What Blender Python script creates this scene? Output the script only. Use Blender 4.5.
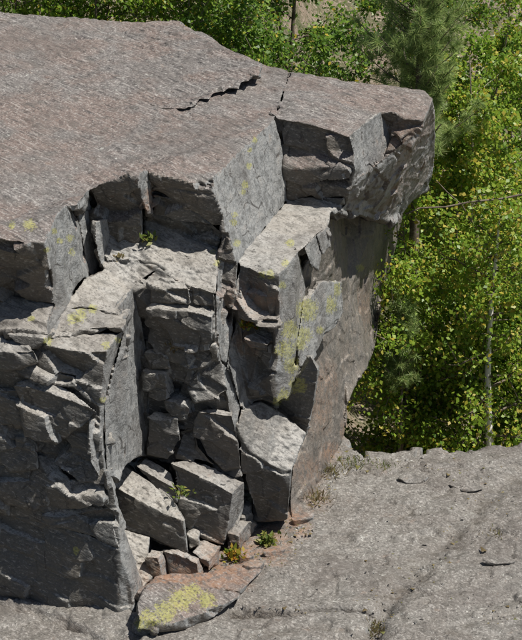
import bpy, bmesh, math, random
import numpy as np
from mathutils import Vector, Matrix
from mathutils.bvhtree import BVHTree

random.seed(7); np.random.seed(7)
for o in list(bpy.data.objects): bpy.data.objects.remove(o)
SC = bpy.context.scene
COL = SC.collection
R = math.radians

# ------------------------------------------------------------------ camera
W0, H0 = 522.0, 640.0
PITCH = R(22.0)                       # looking down
FOVV = R(24.0)
FPX = (H0/2)/math.tan(FOVV/2)
cam = bpy.data.cameras.new('camera'); camo = bpy.data.objects.new('camera', cam)
COL.objects.link(camo); SC.camera = camo
cam.sensor_fit = 'VERTICAL'; cam.angle_y = FOVV
cam.clip_start = 0.1; cam.clip_end = 2000
camo.rotation_euler = (math.pi/2 - PITCH, 0, 0)
# camera height above the foot of the outcrop is solved below (CAMZ) and set there

# ------------------------------------------------------------------ light
SUN_EL, SUN_AZ = 65.0, 15.0            # azimuth: degrees from +X turned towards the viewer (-Y)
sd = Vector((math.cos(R(SUN_EL))*math.cos(R(SUN_AZ)), -math.cos(R(SUN_EL))*math.sin(R(SUN_AZ)), math.sin(R(SUN_EL))))
world = bpy.data.worlds.new('World'); SC.world = world; world.use_nodes = True
wn = world.node_tree.nodes; wl = world.node_tree.links
sky = wn.new('ShaderNodeTexSky'); sky.sky_type = 'NISHITA'; sky.sun_disc = False
sky.sun_elevation = R(SUN_EL); sky.sun_rotation = math.atan2(sd.x, sd.y)
wl.new(sky.outputs[0], wn['Background'].inputs[0]); wn['Background'].inputs[1].default_value = 0.05
sl = bpy.data.lights.new('sun', 'SUN'); sl.energy = 5.0; sl.angle = R(0.5); sl.color = (1.0, 0.955, 0.88)
slo = bpy.data.objects.new('sun', sl); COL.objects.link(slo)
slo.rotation_euler = sd.to_track_quat('Z', 'Y').to_euler()
SC.view_settings.view_transform = 'Standard'; SC.view_settings.look = 'None'
SC.view_settings.exposure = 0.2; SC.view_settings.gamma = 1.0
SC.render.engine = 'CYCLES'
SC.cycles.max_bounces = 4; SC.cycles.diffuse_bounces = 3; SC.cycles.glossy_bounces = 1; SC.cycles.transmission_bounces = 2

# ------------------------------------------------------------------ numeric helpers
cp, sp = math.cos(PITCH), math.sin(PITCH)
def ray(u, v):
    """direction through photo pixel; its component along the optical axis is 1"""
    x = (u - W0/2)/FPX; y = (H0/2 - v)/FPX
    return np.array((x, cp + y*sp, -sp + y*cp))

def _hash(ix, iy, iz, seed):
    h = (ix.astype(np.int64)*374761393 + iy.astype(np.int64)*668265263 + iz.astype(np.int64)*2147483647 + seed*1274126177) & 0xffffffff
    h = ((h ^ (h >> 13))*1274126177) & 0xffffffff
    h = ((h ^ (h >> 15))*2246822519) & 0xffffffff
    return ((h ^ (h >> 16)) & 0xffffff)/float(0xffffff)
def vnoise(p, seed=0):
    i = np.floor(p).astype(np.int64); f = p - i; f = f*f*f*(f*(f*6-15)+10)
    r = 0.0
    for a in (0, 1):
        for b in (0, 1):
            for c in (0, 1):
                w = (f[:, 0] if a else 1-f[:, 0])*(f[:, 1] if b else 1-f[:, 1])*(f[:, 2] if c else 1-f[:, 2])
                r = r + w*_hash(i[:, 0]+a, i[:, 1]+b, i[:, 2]+c, seed)
    return r*2-1
def fbm(p, octv=3, seed=0):
    r = 0; a = 1.0; t = 0
    for k in range(octv):
        r = r + a*vnoise(p*(2.03**k)+k*17.3, seed+k); t += a; a *= 0.5
    return r/t
def facets(p, seed=0, tilt=0.7):
    """broken-face relief: every jittered cell is a small tilted plane"""
    i = np.floor(p).astype(np.int64); n = len(p)
    best = np.full(n, 9e9); val = np.zeros(n)
    for a in (-1, 0, 1):
        for b in (-1, 0, 1):
            for c in (-1, 0, 1):
                x, y, z = i[:, 0]+a, i[:, 1]+b, i[:, 2]+c
                cx = x+.15+.7*_hash(x, y, z, seed); cy = y+.15+.7*_hash(x, y, z, seed+1); cz = z+.15+.7*_hash(x, y, z, seed+2)
                d = (p[:, 0]-cx)**2+(p[:, 1]-cy)**2+(p[:, 2]-cz)**2
                m = d < best
                if m.any():
                    xm, ym, zm = x[m], y[m], z[m]
                    v = (_hash(xm, ym, zm, seed+3)*2-1)
                    v = v + tilt*((_hash(xm, ym, zm, seed+4)*2-1)*(p[m, 0]-cx[m]) + (_hash(xm, ym, zm, seed+5)*2-1)*(p[m, 1]-cy[m]) + (_hash(xm, ym, zm, seed+6)*2-1)*(p[m, 2]-cz[m]))*2
                    val[m] = v; best[m] = d[m]
    return val
def sstep(a, b, x):
    t = np.clip((x-a)/(b-a), 0, 1); return t*t*(3-2*t)
def unit(v): v = np.array(v, float); return v/np.linalg.norm(v)

# joint directions of the rock
NRM = {'T': (0.10, -0.10, 1.0), 'A': (0.93, -0.37, 0.12), 'B': (-0.30, -0.95, 0.02), 'd': (-0.26, -0.90, -0.34),
       'u': (-0.28, -0.84, 0.46), 'D': (0.85, -0.42, -0.38), 'e': (-0.27, -0.93, -0.12), 'X': (0.91, -0.36, 0.12), 'Z': (0.92, -0.31, -0.06), 'S': (0.22, -0.55, 0.80), 'G': (0.0, -0.03, 1.0),
       'E': (0.05, -0.50, 0.86), 'V': (0.0, -0.115, 1.0), 'F': (0.5, -0.86, 0.1), 'K': (0.97, -0.24, 0.10), 'P': (0.12, -0.36, 0.92), 'W': (0.91, -0.30, -0.22)}
NRM = {k: unit(v) for k, v in NRM.items()}

# ------------------------------------------------------------------ the outcrop, face by face (photo pixels, joint set)
MAIN = [
 ('cap_slab', 1.0, [
  ('T', [(-40,10),(60,16),(120,21),(175,20),(205,36),(235,52),(262,64),(290,71),(275,118),(240,152),(214,178),(205,186),(190,181),(165,175),(147,171),(138,175),(130,172),(113,181),(98,184),(88,190),(76,206),(66,206),(57,213),(45,242),(20,242),(-40,236)]),
  ('A', [(214,178),(240,152),(275,118),(283,150),(286,185),(288,199),(270,222),(247,249),(238,265),(235,290),(232,330),(226,366),(220,360),(215,325),(216,295),(219,260),(224,234),(222,210),(212,188)]),
  ('d', [(147,171),(165,175),(190,181),(205,186),(212,188),(222,210),(224,234),(200,212),(178,200),(160,197),(152,195)]),
  ('K', [(138,175),(147,171),(152,195),(153,216),(147,216),(141,200)]),
  ('d', [(88,190),(98,184),(113,181),(130,172),(138,175),(141,200),(142,240),(135,240),(118,230),(100,228)]),
  ('d', [(-40,236),(20,242),(45,242),(52,275),(54,305),(40,300),(0,298),(-40,296)]),
  ('A', [(45,242),(57,213),(66,206),(75,226),(80,255),(86,277),(75,290),(65,309),(50,330),(47,323),(54,305),(52,275)]),
 ]),
 ('ledge', 0.7, [
  ('T', [(65,309),(75,290),(86,277),(100,272),(107,262),(118,258),(140,262),(160,268),(148,276),(133,288),(117,307),(122,315),(100,311),(80,308)]),
  ('A', [(117,307),(133,288),(140,315),(146,350),(148,390),(148,425),(146,455),(128,465),(108,478),(104,445),(104,403),(113,372),(124,335),(126,323),(122,315)]),
 ]),
 ('ledge', 0.6, [
  ('T', [(50,330),(65,309),(80,308),(100,311),(122,315),(126,323),(120,327),(85,328),(70,333),(55,333)]),
  ('B', [(55,333),(70,333),(85,328),(120,327),(126,323),(124,332),(118,334),(85,334),(52,338),(50,330)]),
 ]),
 ('ledge', 0.6, [
  ('T', [(42,347),(52,338),(85,334),(118,334),(107,351),(90,352),(75,350),(60,348)]),
  ('B', [(42,347),(60,348),(75,350),(90,352),(107,351),(100,398),(98,402),(92,393),(75,378),(50,368),(38,362)]),
  ('A', [(118,334),(124,332),(126,323),(124,335),(113,372),(104,403),(98,402),(100,398),(107,351)]),
 ]),
 ('ledge', 0.6, [
  ('T', [(-40,296),(0,298),(40,300),(54,305),(47,323),(14,319),(17,331),(-40,334)]),
  ('B', [(14,319),(47,323),(50,330),(48,334),(17,331)]),
 ]),
 ('face_block', 0.7, [
  ('B', [(-40,334),(17,331),(48,334),(52,338),(42,347),(38,362),(50,368),(75,378),(92,393),(98,402),(104,403),(104,445),(108,478),(109,500),(42,516),(0,510),(-40,512)]),
 ]),
 ('base_block', 0.7, [
  ('B', [(-40,512),(0,510),(42,516),(80,532),(118,548),(128,572),(138,591),(134,612),(118,632),(90,626),(60,612),(0,598),(-40,585)]),
  ('A', [(104,470),(109,470),(118,508),(142,588),(138,591),(128,572),(118,548),(109,500)]),
 ]),
 ('shelf', 0.6, [
  ('E', [(107,262),(112,245),(118,230),(135,240),(142,240),(150,216),(175,230),(195,240),(218,248),(219,260),(216,295),(190,290),(175,280),(160,268),(140,262),(118,258)]),
  ('d', [(150,216),(152,195),(178,200),(200,212),(224,234),(218,248),(195,240),(175,230)]),
 ]),
 ('column', 0.7, [
  ('B', [(133,288),(148,276),(160,268),(175,280),(190,290),(216,295),(215,325),(220,360),(226,366),(241,408),(236,430),(238,453),(243,480),(220,472),(195,462),(170,463),(147,458),(146,455),(148,425),(148,390),(146,350),(140,315)]),
 ]),
 ('middle_block', 0.8, [
  ('T', [(288,199),(315,196),(345,197),(346,204),(338,208),(330,213),(328,226),(316,235),(304,248),(298,252),(279,276),(263,274),(238,265),(247,249),(270,222)]),
  ('B', [(238,265),(263,274),(279,276),(279,300),(278,316),(270,340),(268,380),(274,407),(262,402),(250,404),(241,408),(226,366),(232,330),(235,290)]),
  ('A', [(279,276),(298,252),(301,270),(305,288),(303,300),(297,345),(292,366),(305,366),(303,374),(290,395),(274,407),(268,380),(270,340),(278,316),(279,300)]),
 ]),
 ('nose_block', 1.0, [
  ('T', [(275,118),(290,71),(335,77),(350,81),(395,88),(425,91),(433,99),(424,120),(405,118),(395,112),(380,112),(355,131),(349,137),(320,127),(295,121)]),
  ('e', [(275,118),(295,121),(320,127),(349,137),(353,152),(320,150),(283,150)]),
  ('u', [(283,150),(320,150),(353,152),(355,169),(320,168),(286,168)]),
  ('d', [(286,168),(320,168),(355,169),(350,185),(345,197),(315,196),(288,199)]),
  ('A', [(349,137),(355,131),(380,112),(385,128),(392,136),(393,150),(380,175),(350,185),(355,169),(353,152)]),
  ('d', [(380,112),(395,112),(405,118),(424,120),(423,125),(402,132),(392,136),(385,128)]),
  ('D', [(350,185),(380,175),(393,150),(392,136),(402,132),(423,125),(424,120),(433,99),(436,125),(434,165),(427,185),(402,213),(385,219),(338,212),(346,204),(345,197)]),
 ]),
 ('wall', 0.9, [
  ('X', [(296,392,2),(318,372,2),(345,372,2),(367,368,2),(355,388,1),(348,402,1),(345,415,1),(344,432),(335,455),(325,480),(316,505),(292,527),(288,520,1),(290,497,1),(292,470,1),(298,452,1),(306,434,1),(304,410,1)]),
  ('Z', [(285,310,2),(320,300,2),(350,292,2),(384,292,2),(380,312,2),(374,345,2),(367,368,2),(345,372,2),(318,372,2),(296,392,2),(285,350,2)]),
  ('W', [(325,222,2),(345,205,2),(385,200,2),(408,190,2),(394,240,2),(391,262,2),(384,292,2),(350,292,2),(320,300,2),(285,310,2),(290,260,2)]),
 ]),
 ('foot_block', 0.7, [
  ('S', [(262,402),(285,418),(306,434),(298,452),(292,470),(283,478),(268,465),(250,455),(238,453),(236,430),(241,408),(250,404)]),
  ('B', [(238,453),(250,455),(268,465),(283,478),(290,497),(288,520),(272,521),(255,520),(250,495),(243,480)]),
  ('A', [(283,478),(292,470),(290,497)]),
 ]),
]
GROUNDPTS = [(344,432),(335,455),(325,480),(316,505),(292,527),(288,520),(272,521),(255,520),(138,591),(118,632),(60,612),(0,598)]

def solve(blocks, extra_faces=(), anchors=(), behind=()):
    keys = {}; rows = []; rhs = []; nf = 0
    faces = [f for b in blocks for f in b[2]] + list(extra_faces)
    for f in faces:
        for k in f[1]: keys.setdefault(k, len(keys))
    N = len(keys); M = N + len(faces)
    RY = {k: ray(k[0], k[1]) for k in keys}
    for fi, (c, pts) in enumerate(faces):
        n = NRM[c]
        w = 1.0/max(0.25, 1)
        for k in pts:
            r = np.zeros(M); r[keys[k]] = w*float(n @ RY[k]); r[N+fi] = -w; rows.append(r); rhs.append(0)
    for k, d, w in anchors:
        r = np.zeros(M); r[keys[k]] = w; rows.append(r); rhs.append(w*d)
    for k, k2, d, w in behind:
        r = np.zeros(M); r[keys[k]] = w; r[keys[k2]] = -w; rows.append(r); rhs.append(w*d)
    A = np.array(rows); b = np.array(rhs)
    x = np.linalg.lstsq(A, b, rcond=None)[0]
    P = {k: x[i]*RY[k] for k, i in keys.items()}
    return P, x, faces
PT, _x, _faces = solve(MAIN, [('G', GROUNDPTS)], [((238,265), 11.0, 5.0)], [((290,260,2), (298,252), 1.5, 4.0), ((345,205,2), (345,197), 1.9, 4.0)])
gz = np.mean([PT[k][2] for k in GROUNDPTS])
CAMZ = -float(gz)
camo.location = (0, 0, CAMZ)
CAM = np.array((0, 0, CAMZ))
PT = {k: v + CAM for k, v in PT.items()}
gA = np.array([[PT[k][0], PT[k][1], 1] for k in GROUNDPTS]); gb = np.array([PT[k][2] for k in GROUNDPTS])
GC = np.linalg.lstsq(gA, gb, rcond=None)[0]
GC[0] = np.clip(GC[0], -.06, .06); GC[1] = np.clip(GC[1], -.02, .10); GC[2] = np.mean(gb - gA[:, :2] @ GC[:2])
def gplane(x, y): return GC[0]*x + GC[1]*y + GC[2]
def ground_at(u, v, dz=0.0):
    r = ray(u, v); t = (GC[2]+dz-CAM[2])/(r[2]-GC[0]*r[0]-GC[1]*r[1]); return CAM + t*r
print('CAMZ', CAMZ, 'ground', GC)
_tp = np.array([PT[k] for k in [(120,21),(175,20),(205,36),(235,52),(262,64),(290,71),(275,118),(240,152),(214,178),(147,171),(113,181)]])
_tc = np.linalg.lstsq(np.c_[_tp[:, :2], np.ones(len(_tp))], _tp[:, 2], rcond=None)[0]; print('cap plane', _tc)
NRM['V'] = unit((-(_tc[0]+.13), -(_tc[1]+.05), 1.0))      # the sheet on top thickens towards its broken right edge
for bi, b in enumerate(MAIN):
    a = np.array([PT[k] for f in b[2] for k in f[1]])
    print(b[0], a.min(0).round(2), a.max(0).round(2))

# quick surface to hang the smaller pieces on
def patch_bvh():
    V = []; F = []
    for b in MAIN:
        for c, pts in b[2]:
            bm = bmesh.new(); vs = [bm.verts.new(PT[k]) for k in pts]; bm.faces.new(vs)
            bmesh.ops.triangulate(bm, faces=bm.faces[:]); bm.verts.index_update(); o = len(V)
            V += [v.co.copy() for v in bm.verts]; F += [[v.index+o for v in f.verts] for f in bm.faces]; bm.free()
    return BVHTree.FromPolygons(V, F)
BV = patch_bvh()
def hit_depth(u, v, default=11.0):
    r = ray(u, v); h = BV.ray_cast(Vector(CAM), Vector(r).normalized(), 60)
    if h[0] is None: return default
    return float((np.array(h[0])-CAM) @ np.array((0, cp, -sp)))
def pix(u, v):
    return CAM + hit_depth(u, v)*ray(u, v)


# ------------------------------------------------------------------ materials
class NT:
    def __init__(self, name):
        self.m = bpy.data.materials.new(name); self.m.use_nodes = True
        self.t = self.m.node_tree; self.n = self.t.nodes; self.bsdf = self.n['Principled BSDF']; self.out = self.n['Material Output']
    def add(self, typ, **kw):
        nd = self.n.new(typ)
        for k, v in kw.items(): setattr(nd, k, v)
        return nd
    def put(self, sock, v):
        if isinstance(v, bpy.types.NodeSocket): self.t.links.new(v, sock)
        elif isinstance(v, (tuple, list)) and len(v) == 3 and sock.type == 'RGBA': sock.default_value = (*v, 1)
        else: sock.default_value = v
    def math(self, op, a, b=0.0, c=0.0, clamp=False):
        nd = self.add('ShaderNodeMath', operation=op, use_clamp=clamp)
        for i, v in enumerate((a, b, c)): self.put(nd.inputs[i], v)
        return nd.outputs[0]
    def dot(self, a, v):
        nd = self.add('ShaderNodeVectorMath', operation='DOT_PRODUCT'); self.put(nd.inputs[0], a); self.put(nd.inputs[1], v); return nd.outputs['Value']
    def comb(self, x, y, z):
        nd = self.add('ShaderNodeCombineXYZ')
        for i, v in enumerate((x, y, z)): self.put(nd.inputs[i], v)
        return nd.outputs[0]
    def noise(self, vec, scale, detail=4, rough=0.55, dist=0.0):
        nd = self.add('ShaderNodeTexNoise'); self.put(nd.inputs['Vector'], vec); self.put(nd.inputs['Scale'], scale)
        nd.inputs['Detail'].default_value = detail; nd.inputs['Roughness'].default_value = rough; nd.inputs['Distortion'].default_value = dist
        return nd.outputs['Fac']
    def vor(self, vec, scale, feature='F1', out='Distance', rnd=1.0):
        nd = self.add('ShaderNodeTexVoronoi', feature=feature); self.put(nd.inputs['Vector'], vec); nd.inputs['Scale'].default_value = scale
        nd.inputs['Randomness'].default_value = rnd; return nd.outputs[out]
    def step(self, x, a, b):
        nd = self.add('ShaderNodeMapRange', interpolation_type='SMOOTHSTEP'); self.put(nd.inputs[0], x)
        nd.inputs[1].default_value = a; nd.inputs[2].default_value = b; return nd.outputs[0]
    def mix(self, f, a, b, mode='MIX'):
        nd = self.add('ShaderNodeMix', data_type='RGBA', blend_type=mode); self.put(nd.inputs[0], f); self.put(nd.inputs[6], a); self.put(nd.inputs[7], b)
        return nd.outputs[2]
    def attr(self, name):
        nd = self.add('ShaderNodeAttribute', attribute_name=name); return nd.outputs['Fac']
    def bump(self, h, strength, dist, prev=None):
        nd = self.add('ShaderNodeBump'); self.put(nd.inputs['Height'], h); nd.inputs['Strength'].default_value = strength; nd.inputs['Distance'].default_value = dist
        if prev is not None: self.put(nd.inputs['Normal'], prev)
        return nd.outputs[0]

STREAK = unit((0.74, -0.66, -0.14)); FOLN = unit((0.32, 0.30, 1.0)); 
FOLN = unit(FOLN - STREAK*(FOLN @ STREAK)); FOLP = np.cross(FOLN, STREAK)

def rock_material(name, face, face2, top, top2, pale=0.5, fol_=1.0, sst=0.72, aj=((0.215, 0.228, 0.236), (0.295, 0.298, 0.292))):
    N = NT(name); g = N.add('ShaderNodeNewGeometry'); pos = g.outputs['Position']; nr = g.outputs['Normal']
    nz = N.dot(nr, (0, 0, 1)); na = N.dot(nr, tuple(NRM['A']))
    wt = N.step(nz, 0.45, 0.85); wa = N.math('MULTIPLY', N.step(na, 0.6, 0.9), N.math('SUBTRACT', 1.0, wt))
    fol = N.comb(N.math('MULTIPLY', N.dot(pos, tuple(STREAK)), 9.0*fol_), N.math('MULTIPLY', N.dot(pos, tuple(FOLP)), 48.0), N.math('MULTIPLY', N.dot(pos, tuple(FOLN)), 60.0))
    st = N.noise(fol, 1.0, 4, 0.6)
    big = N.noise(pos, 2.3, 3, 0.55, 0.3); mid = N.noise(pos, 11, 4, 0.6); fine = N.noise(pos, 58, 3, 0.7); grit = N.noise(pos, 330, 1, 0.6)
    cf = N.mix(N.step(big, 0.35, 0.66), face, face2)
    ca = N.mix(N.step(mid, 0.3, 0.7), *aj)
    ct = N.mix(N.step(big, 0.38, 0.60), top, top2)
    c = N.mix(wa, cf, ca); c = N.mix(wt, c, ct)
    # streaks of the foliation, speckle, dark crust
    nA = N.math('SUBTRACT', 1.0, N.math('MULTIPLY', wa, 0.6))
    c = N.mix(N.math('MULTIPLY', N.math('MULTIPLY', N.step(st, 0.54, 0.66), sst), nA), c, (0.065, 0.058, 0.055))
    c = N.mix(N.math('MULTIPLY', N.math('MULTIPLY', N.step(st, 0.44, 0.34), nA), 0.45), c, (0.42, 0.40, 0.375))
    c = N.mix(N.math('MULTIPLY', N.step(fine, 0.54, 0.66), N.math('ADD', 0.16, N.math('MULTIPLY', wt, 0.42))), c, (0.46, 0.44, 0.41))  # pale specks thinned off the tops, keeping the shaded sides dark
    c = N.mix(N.math('MULTIPLY', N.step(fine, 0.46, 0.33), N.math('ADD', 0.40, N.math('MULTIPLY', wt, 0.30))), c, (0.045, 0.043, 0.041))
    c = N.mix(N.math('MULTIPLY', N.step(mid, 0.50, 0.36), 0.45), c, (0.085, 0.080, 0.070))
    cv = N.comb(N.math('ADD', N.dot(pos, (0.37, 0.93, 0.0)), N.math('MULTIPLY', mid, 0.16)), N.math('MULTIPLY', N.dot(pos, (0.93, -0.37, 0.0)), 0.7), N.math('ADD', N.math('MULTIPLY', N.dot(pos, (0, 0, 1)), 0.42), N.math('MULTIPLY', big, 0.3)))
    cr = N.math('MULTIPLY', N.step(N.vor(cv, 3.4, 'DISTANCE_TO_EDGE'), 0.022, 0.004), N.math('MULTIPLY', N.math('SUBTRACT', 1.0, N.math('MULTIPLY', wt, 0.7)), N.step(mid, 0.42, 0.56)))
    c = N.mix(N.math('MULTIPLY', cr, 0.8), c, (0.035, 0.032, 0.03))
    c = N.mix(N.math('MULTIPLY', N.step(N.noise(pos, 1.25, 3, 0.6, 0.5), 0.50, 0.66), 0.38), c, (0.11, 0.095, 0.085))
    # pale crust lichen on what lies open to the sky
    pl = N.math('MULTIPLY', N.step(N.noise(pos, 30, 4, 0.65, 0.5), 0.60, 0.70), N.math('ADD', N.math('MULTIPLY', N.step(big, 0.56, 0.40), wt), 0.10))
    c = N.mix(N.math('MULTIPLY', pl, pale), c, (0.50, 0.50, 0.46))
    # rust
    ru = N.math('ADD', N.math('MULTIPLY', N.attr('rust'), N.step(N.noise(pos, 22, 4, 0.7), 0.36, 0.60)), N.math('MULTIPLY', N.step(mid, 0.62, 0.74), 0.25), clamp=True)
    c = N.mix(N.math('MULTIPLY', ru, 0.68), c, N.mix(mid, (0.33, 0.14, 0.06), (0.27, 0.17, 0.105)))
    # yellow map lichen
    ln = N.noise(pos, 34, 4, 0.75, 0.5)
    ly = N.step(N.math('SUBTRACT', N.math('ADD', N.attr('lichen'), N.math('MULTIPLY', ln, 1.8)), 1.45), -0.04, 0.14)
    la = N.math('MULTIPLY', N.math('MULTIPLY', N.step(ln, 0.66, 0.72), wa), N.step(big, 0.5, 0.62))
    ly = N.math('MAXIMUM', ly, N.math('MULTIPLY', la, 0.7))
    c = N.mix(N.math('MULTIPLY', N.math('MULTIPLY', ly, N.step(fine, 0.34, 0.54)), 0.62), c, N.mix(mid, (0.27, 0.28, 0.07), (0.42, 0.40, 0.09)))
    c = N.mix(N.math('MULTIPLY', N.attr('dirt'), 0.6), c, (0.085, 0.068, 0.048))
    N.put(N.bsdf.inputs['Base Color'], c)
    N.put(N.bsdf.inputs['Roughness'], N.math('ADD', 0.42, N.math('MULTIPLY', mid, 0.4)))
    N.bsdf.inputs['Specular IOR Level'].default_value = 0.5
    b = N.bump(st, 0.7, 0.014); b = N.bump(fine, 0.55, 0.006, b); b = N.bump(grit, 0.4, 0.0016, b)
    N.put(N.bsdf.inputs['Normal'], b)
    return N.m
M_ROCK = rock_material('weathered_schist', (0.098, 0.092, 0.083), (0.122, 0.104, 0.082), (0.165, 0.150, 0.141), (0.178, 0.138, 0.120), 0.6, 0.5, 0.9)  # first two colours, the side faces, darkened to deepen their shade
M_SPLIT_SHADED = rock_material('split_schist_shaded_sides', (0.085, 0.086, 0.083), (0.112, 0.101, 0.084), (0.335, 0.325, 0.305), (0.315, 0.295, 0.265), 0.5, 0.8, 0.38)  # side-face colours lowered: shade painted into faces turned from the sun
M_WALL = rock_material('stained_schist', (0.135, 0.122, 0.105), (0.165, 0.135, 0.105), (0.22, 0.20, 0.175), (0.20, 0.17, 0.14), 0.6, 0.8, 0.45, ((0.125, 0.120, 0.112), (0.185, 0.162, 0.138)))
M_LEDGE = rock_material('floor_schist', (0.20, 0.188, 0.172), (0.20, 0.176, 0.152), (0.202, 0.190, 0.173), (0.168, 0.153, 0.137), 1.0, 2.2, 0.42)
LICHEN = [(80,315,9),(72,319,7),(93,309,6),(48,341,6),(118,340,4),(31,318,4),(70,238,5),(72,252,5),(54,231,4),(60,241,4),(47,250,4),(30,225,8),(12,225,5),(245,185,5),(249,166,4),(243,192,4),(255,140,4),(235,215,4),(250,150,3),
 (290,243,6),(285,263,5),(270,274,6),(262,275,5),(307,310,14),(304,335,10),(290,330,12),(285,350,12),(292,365,10),(328,305,11),(333,290,10),(298,385,11),(284,395,8),(277,402,6),(217,263,5),(213,252,4),(106,345,5),(103,400,4),
 (180,600,14),(165,612,14),(192,592,11),(148,619,12),(207,600,11),(140,624,8),(360,268,5),(320,330,5),(76,551,5),(234,222,5),(237,243,5),(283,285,5),(300,345,8)]
RUST = [(310,470,16,.45),(330,452,9,.8),(316,500,12,.6),(295,520,12,1),(225,565,26,1),(172,586,30,1),(205,580,24,1),(270,545,20,1),(148,205,7,1),(151,195,6,1),(236,300,12,.6),(250,297,20,.6),(320,410,24,.4),(325,380,20,.35),(245,345,12,.5),(246,555,18,1),(300,528,10,1),(345,430,8,.6),(270,300,10,.5),(412,150,30,.4),(425,130,22,.4),(398,188,28,.4),(420,175,20,.4),(400,140,14,.4),(365,310,25,.3)]
LICHEN = [(*t, 1) for t in LICHEN]
_LC = _RC = None
def world_pts(L):
    out = []
    for u, v, r, k in L:
        d = hit_depth(u, v, None) if True else 0
        p = ground_at(u, v) if d is None else CAM + d*ray(u, v)
        out.append((p, r/FPX*np.linalg.norm(p-CAM), k))
    return out
LICH3 = world_pts(LICHEN); RUST3 = world_pts(RUST)
def set_attr(me, co):
    for nm, L in (('lichen', LICH3), ('rust', RUST3)):
        v = np.zeros(len(co))
        for p, r, kk in L:
            r = r*1.3; dr = unit(p-CAM)
            m = np.abs(co[:, 0]-p[0]) < r+.1
            if not m.any(): continue
            w = co[m]-p; al = w @ dr; d = np.linalg.norm(w-al[:, None]*dr, axis=1)/r
            v[m] = np.maximum(v[m], np.where(np.abs(al) < (.8 if nm == 'lichen' else .3), kk*np.clip(1.15-d, 0, 1), 0))
        a = me.attributes.new(nm, 'FLOAT', 'POINT'); a.data.foreach_set('value', v.astype(np.float32))

# ------------------------------------------------------------------ object helpers
def thing(name, label, cat, loc=(0, 0, 0), group=None):
    o = bpy.data.objects.new(name, None); COL.objects.link(o); o.location = loc
    o['label'] = label; o['category'] = cat
    if group: o['group'] = group
    return o
def tag(o, label, cat, group=None):
    o['label'] = label; o['category'] = cat
    if group: o['group'] = group
    return o
def np_mesh(name, V, F, mat, smooth=True):
    me = bpy.data.meshes.new(name)
    me.from_pydata([tuple(v) for v in V], [], [tuple(f) for f in F]); me.materials.append(mat)
    if smooth: me.shade_smooth()
    return me
def link(name, me, parent=None, loc=None):
    o = bpy.data.objects.new(name, me); COL.objects.link(o)
    if parent is not None:
        o.parent = parent; o.location = -parent.location if loc is None else loc
    elif loc is not None: o.location = loc
    return o

def rock_relief(co, no, rough=1.0):
    """push a fresh block surface in and out the way split schist breaks"""
    J = np.array([STREAK, FOLP, FOLN]).T
    q = co @ J
    wA = sstep(0.72, 0.93, no @ NRM['A']); wT = sstep(0.6, 0.9, no[:, 2]); wS = sstep(0.80, 0.95, no @ NRM['S'])*(1-wT); wallmode = rough < 0; wA = wA*(0.4 if wallmode else 1.0); rough = abs(rough); wB = np.clip(1-wA-wT-wS, 0, 1)
    d = 0.035*fbm(co/0.55, 2, 3)*(0.35*wA+0.6*wT+wB)
    warp = fbm(co/0.16, 2, 9)[:, None]; wall = wallmode
    fB = facets(q/np.array((0.36, 0.24, 0.16)) + 0.10*warp, 20, 0.9)
    fs = facets(q/np.array((0.15, 0.11, 0.07)) + 0.10*warp, 40, 1.0)
    sel = sstep(-0.1, 0.35, vnoise(co/0.3, 33))
    d += rough*wB*((0.022 if wall else 0.042)*fB + (0.002+0.011*sel)*fs*(0.25 if wall else 1))
    d += wA*(0.004*facets(q/np.array((.5, .3, .2)), 60, .4) + 0.0015*fs)
    lay = facets(q/np.array((0.30, 0.12, 0.07)) + 0.25*warp, 80, 0.5)
    lay2 = facets(q/np.array((0.075, 0.028, 0.02)) + .2*warp, 95, 0.6)
    d += wT*(0.005*lay + 0.005*lay2 + 0.006*fbm(q/np.array((.12, .05, .05)), 2, 99))
    d += 0.003*fbm(co/0.035, 2, 15)
    return d

PENDING = []
def patch_object(faces, P, thick, bias=(0, 0, 0)):
    """closed solid: the listed faces, carried back into the hill behind them"""
    keys = []; 
    for c, pts in faces:
        for k in pts:
            if k not in keys: keys.append(k)
    V = np.array([P[k] for k in keys]); ix = {k: i for i, k in enumerate(keys)}
    e = unit(V.mean(0)-CAM) + np.array(bias); e = unit(e)
    bm = bmesh.new(); f = [bm.verts.new(v) for v in V]; b = [bm.verts.new(v + e*thick) for v in V]
    ec = {}
    for c, pts in faces:
        ids = [ix[k] for k in pts]
        try: bm.faces.new([f[i] for i in ids]); bm.faces.new([b[i] for i in reversed(ids)])
        except ValueError: continue
        for i, j in zip(ids, ids[1:]+ids[:1]): ec[(i, j)] = ec.get((i, j), 0)+1
    for (i, j) in ec:
        if (j, i) not in ec:
            try: bm.faces.new([f[j], f[i], b[i], b[j]])
            except ValueError: pass
    bmesh.ops.triangulate(bm, faces=bm.faces[:], ngon_method='BEAUTY')
    bmesh.ops.recalc_face_normals(bm, faces=bm.faces[:])
    me = bpy.data.meshes.new('raw'); bm.to_mesh(me); bm.free()
    return me
def queue(name, me, voxel, parent, mat, rough=1.0, attrs=None, relief=True):
    o = bpy.data.objects.new(name, me); COL.objects.link(o)
    md = o.modifiers.new('r', 'REMESH'); md.mode = 'VOXEL'; md.voxel_size = voxel
    PENDING.append((o, parent, mat, rough, attrs, relief)); return o
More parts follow.
